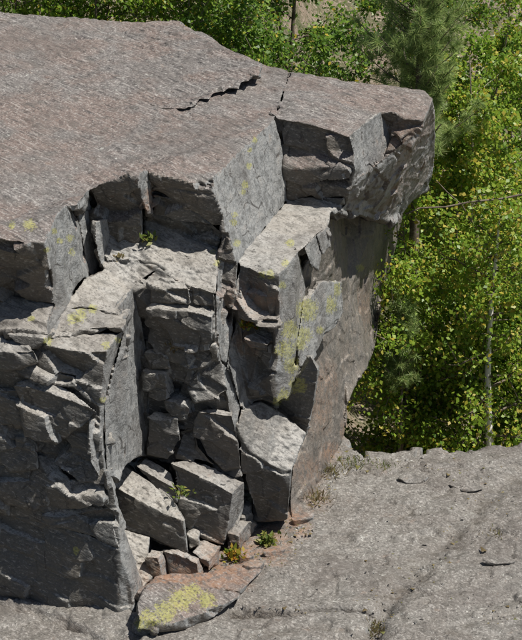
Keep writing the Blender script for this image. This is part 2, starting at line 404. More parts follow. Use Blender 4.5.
def flush():
    dg = bpy.context.evaluated_depsgraph_get(); dg.update()
    for o, parent, mat, rough, attrs, relief in PENDING:
        me = bpy.data.meshes.new_from_object(o.evaluated_get(dg)); o.modifiers.clear()
        n = len(me.vertices); co = np.empty(n*3, np.float32); me.vertices.foreach_get('co', co); co = co.reshape(-1, 3).astype(float)
        no = np.empty(n*3, np.float32); me.vertex_normals.foreach_get('vector', no); no = no.reshape(-1, 3).astype(float)
        if relief:
            ne = len(me.edges); ed = np.empty(ne*2, np.int32); me.edges.foreach_get('vertices', ed); ed = ed.reshape(-1, 2)
            a = np.concatenate((ed[:, 0], ed[:, 1])); b = np.concatenate((ed[:, 1], ed[:, 0]))
            nb = np.maximum(np.bincount(a, minlength=n), 1)[:, None]
            def relax(c, w): return c*(1-w)+w*np.stack([np.bincount(a, c[b, k], n) for k in range(3)], 1)/nb
            co = relax(co, .4)
            sn = no.copy(); deg = (1+np.bincount(a, minlength=n))[:, None]
            for it in range(6): sn = (sn + np.stack([np.bincount(a, sn[b, k], n) for k in range(3)], 1))/deg
            ln = np.linalg.norm(sn, axis=1); sn /= np.maximum(ln, 1e-6)[:, None]; keep = 0.12+0.88*sstep(0.45, 0.92, ln)
            m = np.einsum('ij,ij->i', no, CAM-co) > -2.5
            co[m] += sn[m]*(keep[m]*rock_relief(co[m], sn[m], rough))[:, None]
            co = relax(relax(co, .5), .35)
        set_attr(me, co)
        base = np.array(parent.location) if parent else np.array((co[:, 0].mean(), co[:, 1].mean(), co[:, 2].min()))
        co = co - base
        me.vertices.foreach_set('co', co.astype(np.float32).ravel()); me.materials.clear(); me.materials.append(mat); me.shade_smooth(); me.update(); me.set_sharp_from_angle(angle=R(30))
        old = o.data; o.data = me; bpy.data.meshes.remove(old); me.name = o.name
        if parent: o.parent = parent; o.location = (0, 0, 0)
        else: o.location = base
    PENDING.clear()

# ------------------------------------------------------------------ outcrop
OUT = thing('rock_outcrop', 'big jointed grey rock outcrop with overhanging nose and stepped ledges', 'rock', tuple(pix(250, 515)))
BIAS = {'cap_slab': (0, 0, 0), 'nose_block': (-0.10, 0, 0), 'wall': (-0.08, 0, 0), 'upper_wall': (-0.12, 0, 0)}
ROUGH = {'base_block': .45, 'foot_block': .35, 'nose_block': .8, 'face_block': 1.25, 'column': 1.15, 'wall': -.55, 'upper_wall': .5}
LBL = {'cap_slab': 'broad sloping top slab streaked pinkish grey', 'nose_block': 'overhanging nose of the outcrop', 'wall': 'undercut rust-stained end wall under the nose'}
for nm, th, faces in MAIN:
    o = queue(nm, patch_object(faces, PT, th, BIAS.get(nm, (0, 0, 0))), 0.0095, OUT, M_ROCK if nm in ('cap_slab', 'nose_block') else M_WALL if nm == 'wall' else M_SPLIT_SHADED, ROUGH.get(nm, 1.0))
    if nm in LBL: o['label'] = LBL[nm]

DET = [   # name, thickness, proud of what lies behind, faces, pixels that touch the ground
 ('flake', .12, .03, [('A', [(76,206),(88,190),(90,205),(94,235),(100,265),(100,272),(92,277),(87,272),(84,250),(79,222)])]),
 ('flake', .12, .06, [('A', [(95,222),(104,220),(116,226),(109,245),(107,262),(102,268),(98,255),(95,240)])]),
 ('top_sheet', .35, .15, [('V', [(100,60),(130,27),(175,25),(205,39),(235,55),(262,65),(259,76),(252,76),(249,81),(242,82),(239,89),(229,88),(224,92),(214,93),(210,99),(200,99),(196,105),(184,109),(160,108),(120,95)])], ('ref', (229,88))),
 ('block', .25, .07, [('T', [(-30,336),(17,334),(22,342),(34,350),(25,352),(-30,350)]), ('B', [(-30,350),(25,352),(34,350),(38,362),(25,366),(10,372),(-30,368)])]),
 ('block', .25, .07, [('E', [(12,386),(25,379),(58,382),(80,399),(97,412),(85,408),(60,396),(35,390)]), ('B', [(12,386),(35,390),(60,396),(85,408),(97,412),(90,420),(70,428),(48,440),(33,436),(22,410)])]),
 ('block', .25, .05, [('T', [(-30,384),(10,384),(17,390),(-30,393)]), ('B', [(-30,393),(17,390),(22,412),(24,424),(-30,425)])]),
 ('block', .25, .06, [('E', [(-30,427),(24,425),(32,436),(-30,436)]), ('B', [(-30,436),(32,436),(37,455),(38,468),(10,468),(-30,462)])]),
 ('block', .25, .06, [('E', [(38,456),(52,456),(70,480),(98,476),(105,484),(104,492),(70,495),(50,480)]), ('B', [(38,456),(50,480),(70,495),(104,492),(108,500),(75,506),(45,512),(30,500)])]),
 ('block', .25, .06, [('E', [(-30,470),(40,468),(48,478),(-30,482)]), ('B', [(-30,482),(48,478),(56,496),(30,503),(-30,500)])]),
 ('flake', .12, .05, [('A', [(89,420),(103,418),(106,455),(99,476),(90,462)])]),
 ('block', .25, .06, [('E', [(42,516),(60,508),(85,503),(109,499),(113,508),(80,514),(60,519)]), ('B', [(42,516),(60,519),(80,514),(113,508),(119,546),(85,532)])]),
 ('block', .25, .09, [('T', [(147,310),(155,302),(170,301),(192,305),(215,311),(212,317),(195,313),(170,310),(160,308)]), ('B', [(147,310),(160,308),(170,310),(195,313),(212,317),(213,345),(190,350),(172,346),(165,330),(155,320)])]),
 ('block', .22, .08, [('E', [(150,284),(160,278),(185,282),(188,288),(165,290)]), ('B', [(150,284),(165,290),(188,288),(190,302),(152,302)])]),
 ('block', .22, .06, [('T', [(190,286),(202,282),(216,288),(214,293)]), ('B', [(190,286),(214,293),(214,308),(195,304)])]),
 ('block', .22, .08, [('T', [(146,373),(152,367),(170,368),(166,373)]), ('B', [(146,373),(166,373),(166,400),(158,402),(147,398)]), ('A', [(166,373),(170,368),(176,392),(166,400)])]),
 ('block', .22, .07, [('T', [(144,354),(150,350),(172,350),(168,355)]), ('B', [(144,354),(168,355),(170,367),(150,366)])]),
 ('block', .22, .08, [('T', [(163,401),(172,397),(187,399),(184,403)]), ('B', [(163,401),(184,403),(190,409),(187,420),(176,421),(166,410)]), ('A', [(184,403),(187,399),(192,406),(190,409)])]),
 ('block', .25, .10, [('T', [(146,418),(156,412),(174,413),(178,418),(160,420)]), ('B', [(146,418),(160,420),(178,418),(180,440),(168,460),(146,455)])]),
 ('block', .25, .08, [('T', [(198,411),(208,408),(234,411),(232,415),(215,414)]), ('B', [(198,411),(215,414),(232,415),(238,440),(241,468),(225,470),(205,458),(195,440),(193,420)])]),
 ('block', .22, .05, [('u', [(179,432),(193,425),(198,445),(215,465),(196,461),(176,459)])]),
 ('block', .22, .05, [('u', [(185,352),(205,350),(222,362),(228,390),(215,400),(195,402),(185,385)])]),
 ('flake', .10, .04, [('A', [(228,362),(236,372),(240,385),(246,405),(241,409),(237,395),(232,375)])]),
 ('flake', .09, .035, [('A', [(303,300),(310,297),(318,283),(335,281),(340,285),(344,312),(335,328),(325,335),(318,350),(305,365),(299,366),(297,345)])], ('ref', (303,300), (297,345))),
 ('flake', .07, .03, [('A', [(304,248),(316,235),(320,255),(317,272),(312,268)])], ('ref', (304,248), (316,235))),
 ('flake', .07, .04, [('A', [(316,235),(328,226),(329,243),(322,253)])], ('ref', (316,235), (328,226))),
 ('block', .15, .05, [('T', [(242,339),(255,333),(270,330),(274,338),(268,345)]), ('B', [(242,339),(268,345),(268,352),(250,348)])]),
 ('block', .12, .04, [('T', [(260,319),(266,316),(278,315),(279,320)]), ('B', [(260,319),(279,320),(278,327),(264,326)])]),
 ('flake', .08, .06, [('A', [(349,137),(355,131),(380,112),(385,128),(387,143),(393,150),(387,165),(388,173),(380,177),(374,172),(371,164),(367,162),(357,170),(355,160)])], ('ref', (349,137), (380,112))),
 ('flake', .10, .03, [('A', [(103,470),(109,467),(118,507),(142,587),(137,594),(127,570),(118,546),(110,512)])]),
 ('core_block', .3, -.10, [('d', [(270,400),(290,390),(303,372),(310,355),(318,370),(312,410),(306,434),(285,418),(262,404)])]),
 ('low_block', .4, .05, [('P', [(110,478),(125,465),(150,481),(172,499),(184,521),(165,514),(140,501),(116,488)]), ('B', [(110,478),(116,488),(140,501),(165,514),(184,521),(187,545),(188,554),(150,536),(126,530),(116,508)])], [(188,566)]),
 ('low_block', .3, .10, [('P', [(136,466),(146,458),(172,472),(176,490),(162,482)]), ('B', [(136,466),(162,482),(176,490),(178,502),(165,498),(150,485)])], ('depth', (162,482), 11.14)),
 ('low_block', .5, .05, [('P', [(170,463),(187,459),(215,468),(244,482),(232,494),(210,481),(190,472)]), ('B', [(170,463),(190,472),(210,481),(232,494),(229,520),(223,543),(205,537),(188,525),(180,505),(176,485)]), ('A', [(232,494),(244,482),(244,508),(238,525),(223,543),(229,520)])], [(223,553)]),
 ('block', .2, .05, [('T', [(239,510),(246,499),(252,503),(252,513),(244,516)]), ('B', [(239,510),(244,516),(244,522),(238,518)]), ('A', [(244,516),(252,513),(256,521),(249,530),(244,522)])], [(250,534)]),
 ('block', .2, .05, [('T', [(227,533),(240,520),(248,523),(239,535)]), ('B', [(227,533),(239,535),(238,552),(230,548)]), ('A', [(239,535),(248,523),(254,527),(238,552)])], [(238,552)]),
 ('block', .2, .05, [('T', [(145,559),(151,550),(162,552),(157,558)]), ('B', [(145,559),(157,558),(163,579),(152,575)]), ('A', [(157,558),(162,552),(171,575),(163,579)])], [(163,579)]),
 ('block', .2, .05, [('T', [(163,551),(178,551),(198,558),(197,565),(186,559)]), ('B', [(163,551),(186,559),(197,565),(198,577),(172,573)]), ('A', [(197,565),(198,558),(204,572),(198,577)])], [(198,577)]),
 ('block', .2, .05, [('T', [(192,552),(204,541),(219,548),(209,560),(199,557)]), ('A', [(209,560),(219,548),(218,561),(209,571)]), ('B', [(199,557),(209,560),(209,571),(201,569)])], [(209,571)]),
 ('block', .2, .05, [('T', [(187,534),(192,530),(200,532),(198,538)]), ('u', [(187,534),(198,538),(200,546),(190,549)])], [(195,555)]),
 ('block', .3, .0, [('S', [(118,520),(124,530),(150,537),(148,552),(153,577),(142,589),(128,552)])], [(147,585)]),
]
def detail(nm, th, proud, faces, ground=()):
    keys = {}
    for c, pts in faces:
        for k in pts: keys[k] = 1
    ref = None
    if ground and ground[0] == 'depth':
        P, x, _ = solve([(nm, th, faces)], (), [(ground[1], ground[2], 3.0)]); return {k: v+CAM for k, v in P.items()}
    if ground and ground[0] == 'ref': ref = ground[1:]; ground = ()
    if ground:
        gd = []
        for g in ground: gd.append(float((ground_at(*g)-CAM) @ np.array((0, cp, -sp))))
        gk = [min(keys, key=lambda k: (k[0]-g[0])**2+(k[1]-g[1])**2) for g in ground]
        an = [(k, d, 3.0) for k, d in zip(gk, gd)]
        P, x, _ = solve([(nm, th, faces)], (), an)
    else:
        P, x, _ = solve([(nm, th, faces)], (), [(next(iter(keys)), 10.0, 3.0)])
        # slide the whole piece along its viewing line until it sits on the surface
        hd = np.array([float((PT[k]-CAM) @ np.array((0, cp, -sp))) if (ref and k in PT) else hit_depth(*k) for k in (ref or keys)])
        md = np.array([P[k] @ np.array((0, cp, -sp)) for k in (ref or keys)])
        s = (np.median(hd)-proud)/np.median(md)
        P = {k: v*s for k, v in P.items()}
    return {k: v+CAM for k, v in P.items()}
for D in DET:
    nm, th, proud, faces = D[:4]
    P = detail(nm, th, proud, faces, D[4] if len(D) > 4 else ())
    queue(nm, patch_object(faces, P, th), 0.007, OUT, M_ROCK if nm == 'top_sheet' else M_SPLIT_SHADED, 0.55 if nm == 'block' else 0.3 if nm == 'low_block' else 0.4)
flush()

# ------------------------------------------------------------------ flat rock floor in front of the outcrop
def px_line(pts): return [ground_at(*p)[:2] for p in pts]
def seg_dist(X, Y, line):
    d = np.full(X.shape, 9e9)
    for (x0, y0), (x1, y1) in zip(line, line[1:]):
        L = (x1-x0)**2+(y1-y0)**2; t = np.clip(((X-x0)*(x1-x0)+(Y-y0)*(y1-y0))/L, 0, 1)
        d = np.minimum(d, np.hypot(X-x0-t*(x1-x0), Y-y0-t*(y1-y0)))
    return d
EDGE = px_line([(150, 428), (330, 428), (345, 434), (362, 449), (385, 451), (420, 446), (470, 444), (522, 441), (640, 438), (900, 432)])
EX = np.array([p[0] for p in EDGE]); EY = np.array([p[1] for p in EDGE])
def axis(a, b, c, d, fine, coarse=0.12):
    return np.concatenate((np.arange(a, b, coarse), np.arange(b, c, fine), np.arange(c, d, coarse)))
xs = axis(-4.5, -2.1, 2.3, 6.5, 0.0135); ys = axis(3.0, 7.7, 12.2, 14.0, 0.0135, 0.10)
X, Y = np.meshgrid(xs, ys); Z = np.zeros_like(X)
sh = X.shape; p3 = np.stack((X.ravel(), Y.ravel(), np.zeros(X.size)), 1)
Z = gplane(X, Y) + (0.035*fbm(p3/0.9, 2, 51)).reshape(sh)
q = p3 @ np.array([STREAK, FOLP, FOLN]).T
wp = fbm(p3/0.14, 2, 53)[:, None]
Z += (0.017*facets(p3[:, [0, 1, 2]]*np.array((1/0.55, 1/0.26, 1)) + 0.3*wp, 130, 0.35)).reshape(sh)
Z += (0.0045*facets(p3*np.array((1/0.16, 1/0.08, 1)) + 0.3*wp, 150, 0.6)).reshape(sh) + (0.005*fbm(p3/0.05, 3, 57)).reshape(sh)
wob = (0.02*fbm(p3/0.1, 2, 59)).reshape(sh)
for pts, w, dep in [([(232,613),(280,613),(330,608),(370,611)], .022, .085), ([(372,650),(378,622),(395,592),(420,565),(455,530),(490,495),(530,468)], .10, .04),
                    ([(310,508),(335,506),(365,509)], .012, .03), ([(300,549),(340,551)], .010, .02), ([(462,622),(495,616),(530,606)], .03, .03),
                    ([(395,519),(430,500),(452,488)], .012, .02), ([(376,640),(377,618),(386,606)], .05, .06), ([(395,592),(415,590),(430,594)], .014, .025), ([(485,560),(512,557)], .012, .02), ([(14,607),(40,615),(76,625)], .022, .07), ([(-10,602),(30,607),(62,617),(100,638)], .03, .05), ([(345,470),(380,474),(400,470)], .014, .03), ([(420,470),(450,476),(480,470)], .014, .03), ([(440,520),(480,516),(522,519)], .012, .018), ([(330,575),(352,570),(372,574)], .012, .02)]:
    d = seg_dist(X+wob, Y+wob[::-1], px_line(pts)); Z -= dep*np.exp(-(d/w)**2)
edge = np.interp(X, EX, EY) + (0.10*facets(p3/0.22, 170, .3)).reshape(sh) + (0.05*fbm(p3/.12, 2, 61)).reshape(sh)
over = Y - edge
Z -= 1.9*sstep(-0.02, 0.75, over) + 0.06*sstep(-0.30, -0.26, over + 0.12*(fbm(p3/0.5, 2, 63)).reshape(sh))
Z -= 2.5*sstep(3.2, 5.5, X)*sstep(8, 10, Y)
ny, nx = sh; idx = np.arange(nx*ny).reshape(sh)
Fq = np.stack((idx[:-1, :-1], idx[:-1, 1:], idx[1:, 1:], idx[1:, :-1]), -1).reshape(-1, 4)
def grid_mesh(name, V, Fq, mat):
    me = bpy.data.meshes.new(name); n = len(V); m = len(Fq); k = Fq.shape[1]
    me.vertices.add(n); me.vertices.foreach_set('co', V.astype(np.float32).ravel())
    me.loops.add(m*k); me.loops.foreach_set('vertex_index', Fq.astype(np.int32).ravel())
    me.polygons.add(m); me.polygons.foreach_set('loop_start', (np.arange(m)*k).astype(np.int32))
    me.update(calc_edges=True); me.materials.append(mat); me.shade_smooth(); return me
GV = np.stack((X.ravel(), Y.ravel(), Z.ravel()), 1)
me = grid_mesh('rock_floor', GV, Fq, M_LEDGE); set_attr(me, GV)
dirt = np.zeros(sh)
for pts, w, k in [([(372,650),(378,622),(395,592),(420,565),(455,530),(490,495),(530,468)], .16, .75), ([(376,640),(377,618),(386,606)], .10, 1.0), ([(232,613),(330,608),(370,611)], .03, .8), ([(300,549),(360,556),(420,565)], .05, .5), ([(440,645),(495,616),(530,606)], .10, .6), ([(360,470),(420,462),(530,458)], .10, .5), ([(395,519),(452,488)], .05, .7), ([(255,640),(330,628),(372,632)], .07, .6)]:
    dirt = np.maximum(dirt, k*np.exp(-(seg_dist(X+2*wob, Y-2*wob, px_line(pts))/w)**2))
dirt *= np.clip(.45+1.1*fbm(p3/.09, 3, 77).reshape(sh), 0, 1)
me.attributes.new('dirt', 'FLOAT', 'POINT').data.foreach_set('value', dirt.ravel().astype(np.float32))
fl = link('rock_floor', me); fl['kind'] = 'structure'
_bvg = BVHTree.FromPolygons([Vector(v) for v in GV[::1]], [tuple(int(i) for i in f) for f in Fq]) if False else None
def floor_z(x, y):
    i = int(np.clip(np.searchsorted(xs, x), 0, nx-1)); j = int(np.clip(np.searchsorted(ys, y), 0, ny-1)); return float(Z[j, i])

# ------------------------------------------------------------------ land behind
N = NT('hillside_soil'); g = N.add('ShaderNodeNewGeometry'); pos = g.outputs['Position']
c = N.mix(N.step(N.noise(pos, 1.6, 5, .6), .38, .62), (0.085, 0.095, 0.035), (0.25, 0.19, 0.145))
c = N.mix(N.step(N.noise(pos, 9, 4, .65), .5, .68), c, (0.33, 0.27, 0.22)); c = N.mix(N.step(N.noise(pos, 25, 3, .6), .5, .36), c, (0.05, 0.06, 0.02))
N.put(N.bsdf.inputs['Base Color'], c); N.bsdf.inputs['Roughness'].default_value = .95
N.put(N.bsdf.inputs['Normal'], N.bump(N.noise(pos, 14, 4, .65), .8, .06)); M_SOIL = N.m
tx = np.concatenate((np.linspace(-400, -14, 24), np.arange(-13, 13, .3), np.linspace(13.5, 400, 24)))
ty = np.concatenate((np.linspace(-60, 2, 10), np.arange(2.5, 34, .3), np.linspace(35, 700, 40)))
def land(x, y):
    p = np.stack((x, y, np.zeros_like(x)), 1)
    z = -1.75 + 3.6*sstep(1.3, -1.2, x)*sstep(12.2, 15.5, y) + 0.30*np.clip(y-18.5, 0, 60) + 0.05*np.clip(y-78, 0, None)
    z = z + 0.25*fbm(p/2.2, 3, 71)*sstep(12, 15, y) + 4*fbm(p/40, 2, 73)*sstep(40, 80, y)
    return z - 0.9*sstep(12.5, 11, y)
TX, TY = np.meshgrid(tx, ty); TZ = land(TX.ravel(), TY.ravel())
TI = np.arange(TX.size).reshape(TX.shape)
TF = np.stack((TI[:-1, :-1], TI[:-1, 1:], TI[1:, 1:], TI[1:, :-1]), -1).reshape(-1, 4)
gr = link('ground', grid_mesh('ground', np.stack((TX.ravel(), TY.ravel(), TZ), 1), TF, M_SOIL)); gr['kind'] = 'structure'
def land_z(x, y): return float(land(np.array([x], float), np.array([y], float))[0])

# ------------------------------------------------------------------ slabs and loose stones at the foot
SLABS = [
 ('stone_slab', 'flat rust and grey slab with a yellow lichen patch at the foot of the outcrop', .05, [('T', [(139,620),(136,608),(143,592),(155,580),(190,584),(222,590),(240,592),(232,600),(215,608),(196,614),(170,622)]), ('F', [(139,620),(170,622),(196,614),(215,608),(232,600),(240,592),(239,599),(216,617),(190,626),(150,632),(138,629)])], [(190,626)], 'slab', .5),
 ('stone_slab', 'thin rust-stained slab wedged between the lichen slab and small plants', .04, [('T', [(150,580),(172,574),(205,574),(236,564),(252,562),(262,570),(240,592),(222,590),(190,584)])], [(262,573)], 'slab', .2),
]
for nm, lab, _, faces, gnd, cat, th in SLABS:
    P = detail(nm, th, 0, faces, gnd)
    tag(queue(nm, patch_object(faces, P, th, (0, 0, -0.05)), 0.009, None, M_ROCK, .4), lab, cat)

def stone(name, label, u, v, sx, sy, sz, rz=0.0, tilt=(0, 0), seed=0, mat=None, group=None, lift=0.0):
    rnd = np.random.RandomState(seed); p = ground_at(u, v); z = floor_z(p[0], p[1])
    bm = bmesh.new()
    for k in range(26):
        a = rnd.rand()*6.283; rr = 0.75+.25*rnd.rand()
        bm.verts.new((rr*math.cos(a)*sx/2*(1.1 if abs(math.cos(a)) > .7 else 1), rr*math.sin(a)*sy/2, (rnd.rand() > .5)*sz*(.8+.2*rnd.rand())))
    r = bmesh.ops.convex_hull(bm, input=bm.verts[:])
    bmesh.ops.delete(bm, geom=[v_ for v_ in bm.verts if not v_.link_faces], context='VERTS')
    bmesh.ops.transform(bm, matrix=Matrix.Translation((p[0], p[1], z+lift-0.006)) @ Matrix.Rotation(rz, 4, 'Z') @ Matrix.Rotation(tilt[0], 4, 'X') @ Matrix.Rotation(tilt[1], 4, 'Y'), verts=bm.verts[:])
    bmesh.ops.recalc_face_normals(bm, faces=bm.faces[:])
    me = bpy.data.meshes.new(name); bm.to_mesh(me); bm.free()
    return tag(queue(name, me, 0.005, None, mat or M_LEDGE, .1, None, False), label, 'stone', group)
stone('stone_flake', 'dark brown-edged thin flake near the far edge of the floor', 412, 480, .26, .14, .024, .1, (.16, 0), 1, lift=.025)
stone('stone_flake', 'pale thin flake beside the dark crack near the far edge', 467, 487, .28, .16, .02, -.2, (.12, .05), 2, lift=.02)
stone('stone_flake', 'dark thin flake lying alone on the right of the floor', 499, 563, .24, .12, .024, .05, (.14, 0), 3, lift=.015)
stone('stone', 'orange rust-stained flat stone at the outer corner of the foot block', 303, 519, .20, .12, .05, .6, (.1, 0), 4, M_ROCK)
stone('stone', 'pale lichened stone at the edge of the rusty slab', 253, 570, .16, .12, .06, .4, (0, .1), 5)
stone('stone', 'low flat stone among the small plants', 274, 551, .20, .10, .04, .5, (0, 0), 6)
stone('stone', 'small rusty stone next to the yellow-green plant', 246, 558, .12, .09, .05, .2, (0, 0), 7, M_ROCK)
flush()

# ------------------------------------------------------------------ plants
def leaf_material(name, stops, rough=.5, trans=.4):
    N = NT(name); g = N.add('ShaderNodeNewGeometry'); rp = N.add('ShaderNodeValToRGB'); rp.color_ramp.interpolation = 'LINEAR'
    N.put(rp.inputs[0], g.outputs['Random Per Island']); els = rp.color_ramp.elements
    while len(els) < len(stops): els.new(.5)
    for e, (t, c) in zip(els, stops): e.position = t; e.color = (*c, 1)
    N.put(N.bsdf.inputs['Base Color'], rp.outputs[0]); N.bsdf.inputs['Roughness'].default_value = rough; N.bsdf.inputs['Specular IOR Level'].default_value = .4
    tr = N.add('ShaderNodeBsdfTranslucent'); N.put(tr.inputs[0], rp.outputs[0]); mx = N.add('ShaderNodeMixShader'); mx.inputs[0].default_value = trans
    N.t.links.new(N.bsdf.outputs[0], mx.inputs[1]); N.t.links.new(tr.outputs[0], mx.inputs[2]); N.t.links.new(mx.outputs[0], N.out.inputs[0]); return N.m
YEL = (0.52, 0.42, 0.05)
M_LEAF = leaf_material('birch_leaf', [(0, (0.080, 0.168, 0.020)), (.5, (0.216, 0.353, 0.038)), (.86, (0.320, 0.462, 0.055)), (.93, (0.400, 0.479, 0.068)), (.95, YEL), (1, (0.600, 0.521, 0.128))], .4, .5)
M_LEAFY = leaf_material('yellowing_leaf', [(0, (0.112, 0.227, 0.025)), (.45, (0.264, 0.395, 0.043)), (.80, (0.384, 0.487, 0.064)), (.87, YEL), (1, (0.640, 0.554, 0.145))], .4, .5)
M_LEAFD = leaf_material('dark_leaf', [(0, (0.056, 0.130, 0.020)), (.6, (0.144, 0.260, 0.031)), (.95, (0.248, 0.370, 0.047)), (.97, YEL), (1, YEL)], .4, .45)
M_NEEDLE = leaf_material('pine_needle', [(0, (0.16, 0.26, 0.08)), (.6, (0.36, 0.48, 0.16)), (1, (0.55, 0.60, 0.24))], .4, .45)
M_GRASS = leaf_material('grass_blade', [(0, (0.07, 0.13, 0.02)), (.6, (0.18, 0.22, 0.04)), (1, (0.34, 0.30, 0.09))])
M_DRY = leaf_material('dry_grass', [(0, (0.16, 0.12, 0.06)), (.6, (0.30, 0.24, 0.12)), (1, (0.20, 0.22, 0.06))])
M_REDP = leaf_material('turning_leaf', [(0, (0.10, 0.17, 0.02)), (.5, (0.28, 0.28, 0.03)), (.8, (0.42, 0.26, 0.03)), (1, (0.38, 0.10, 0.03))])
def bark(name, a, b, sc, t0=.38, t1=.62):
    N = NT(name); g = N.add('ShaderNodeNewGeometry'); p = g.outputs['Position']
    n = N.noise(p, sc, 4, .6); N.put(N.bsdf.inputs['Base Color'], N.mix(N.step(n, t0, t1), a, b)); N.bsdf.inputs['Roughness'].default_value = .85
    N.put(N.bsdf.inputs['Normal'], N.bump(n, .5, .01)); return N.m
M_BARK = bark('brown_bark', (0.10, 0.075, 0.055), (0.20, 0.165, 0.13), 22)
M_BIRCH = bark('birch_bark', (0.16, 0.14, 0.12), (0.80, 0.77, 0.72), 9, .30, .40)
M_GREYB = bark('grey_twig', (0.22, 0.19, 0.15), (0.36, 0.32, 0.26), 18)

def tube_arrays(paths):
    """paths: list of (points Nx3, radii N) -> verts, quads"""
    V = []; F = []; o = 0; S = 6
    for P, r in paths:
        P = np.asarray(P, float); n = len(P); t = np.gradient(P, axis=0); t /= np.maximum(np.linalg.norm(t, axis=1), 1e-9)[:, None]
        ref = np.where(np.abs(t[:, 2:3]) > .9, np.array([[1., 0, 0]]), np.array([[0, 0, 1.]])); a = np.cross(t, ref); a /= np.linalg.norm(a, axis=1)[:, None]; b = np.cross(t, a)
        for k in range(S):
            w = 2*math.pi*k/S; V.append(P + (a*math.cos(w)+b*math.sin(w))*np.asarray(r)[:, None])
        base = o
        for i in range(n-1):
            for k in range(S):
                k2 = (k+1) % S; F.append((base+k*n+i, base+k*n+i+1, base+k2*n+i+1, base+k2*n+i))
        o += n*S
    return np.concatenate(V), np.array(F)
def leaves_mesh(name, C, ax, nr, L, Wd, mat):
    ax = ax/np.linalg.norm(ax, axis=1)[:, None]; s = np.cross(nr, ax); s /= np.maximum(np.linalg.norm(s, axis=1), 1e-6)[:, None]; n = np.cross(ax, s)
    L = L[:, None]; Wd = Wd[:, None]; k = len(C); V = np.empty((k, 4, 3))
    V[:, 0] = C; V[:, 1] = C+ax*L*.42+s*Wd*.5+n*L*.06; V[:, 2] = C+ax*L-n*L*.08; V[:, 3] = C+ax*L*.42-s*Wd*.5+n*L*.06
    return grid_mesh(name, V.reshape(-1, 3), np.arange(k*4).reshape(k, 4), mat)
def rdir(rng, n): v = rng.normal(size=(n, 3)); return v/np.linalg.norm(v, axis=1)[:, None]

def broadleaf(name, label, x, y, h, wid, nleaf, seed, leafmat, barkmat=M_BARK, lsize=.085, stems=1, low=.12, lean=(0, 0), r0=.045, group='leafy trees behind the rock'):
    rng = np.random.RandomState(seed); z0 = land_z(x, y)-.05
    root = thing(name, label, 'tree' if h > 3 else 'shrub', (x, y, z0), group)
    trunks = []; limbs = []; tw = []
    for s_ in range(stems):
        n = 10; t = np.linspace(0, 1, n); dx, dy = rng.normal(0, .10*wid, 2) if stems == 1 else rng.normal(0, .30*wid, 2)
        P = np.stack((t*(dx+lean[0]) + .05*np.sin(t*5+rng.rand()*6), t*(dy+lean[1]) + .05*np.sin(t*4+rng.rand()*6), t*h*(1 if s_ == 0 else .7+.25*rng.rand())), 1)
        trunks.append((P, r0*(1-.85*t)*(1 if s_ == 0 else .7)))
        nl = int(26/stems)+5
        for k in range(nl):
            f = low+(0.97-low)*(k+rng.rand())/nl; i = f*(n-1); p0 = P[int(i)]*(1-(i % 1))+P[min(int(i)+1, n-1)]*(i % 1)
            az = k*2.4+rng.rand(); ln = wid*(0.35+.5*math.sin(math.pi*min(1, .15+f*.85)))*(.7+.5*rng.rand())
            up = .15+.5*f; m = 7; tt = np.linspace(0, 1, m)
            d = np.array((math.cos(az), math.sin(az), up)); Q = p0+np.outer(tt*ln, d)+np.outer(tt**2*ln*.15, (0, 0, -1))+rng.normal(0, .02, (m, 3))*tt[:, None]
            limbs.append((Q, r0*.32*(1-.8*tt)*(1.1-f*.6)))
            for j in range(7):
                g_ = .25+.75*rng.rand(); q0 = Q[int(g_*(m-1))]; d2 = unit(d*.5+rng.normal(0, .6, 3)+(0, 0, .1)); l2 = ln*(.22+.25*rng.rand())
                tq = np.linspace(0, 1, 4); T = q0+np.outer(tq*l2, d2); limbs.append((T, .006*(1-.7*tq)*(1+r0*4))); tw.append((q0, d2*l2))
    V, F = tube_arrays(trunks); link('trunk', grid_mesh('trunk', V, F, barkmat), root, (0, 0, 0))
    V, F = tube_arrays(limbs); link('limbs', grid_mesh('limbs', V, F, M_BARK if barkmat is M_BIRCH else barkmat), root, (0, 0, 0))
    k = rng.randint(0, len(tw), nleaf); q0 = np.array([t_[0] for t_ in tw])[k]; dv = np.array([t_[1] for t_ in tw])[k]
    C = q0+dv*(rng.rand(nleaf, 1)*1.1)+rng.normal(0, .065, (nleaf, 3))
    ax = dv/np.linalg.norm(dv, axis=1)[:, None]*.5+rdir(rng, nleaf)*.8+np.array((0, 0, -.45)); nr = rdir(rng, nleaf)*.62+np.array((.32, -.28, .72))
    L = lsize*(.6+.7*rng.rand(nleaf)); link('crown', leaves_mesh('crown', C, ax, nr, L, L*(.62+.2*rng.rand(nleaf)), leafmat), root, (0, 0, 0))
    return root
def at(u, y):   # ground position in the direction of column u at a chosen distance
    d = y/cp; return ((u-W0/2)/FPX*d*1.0, y)

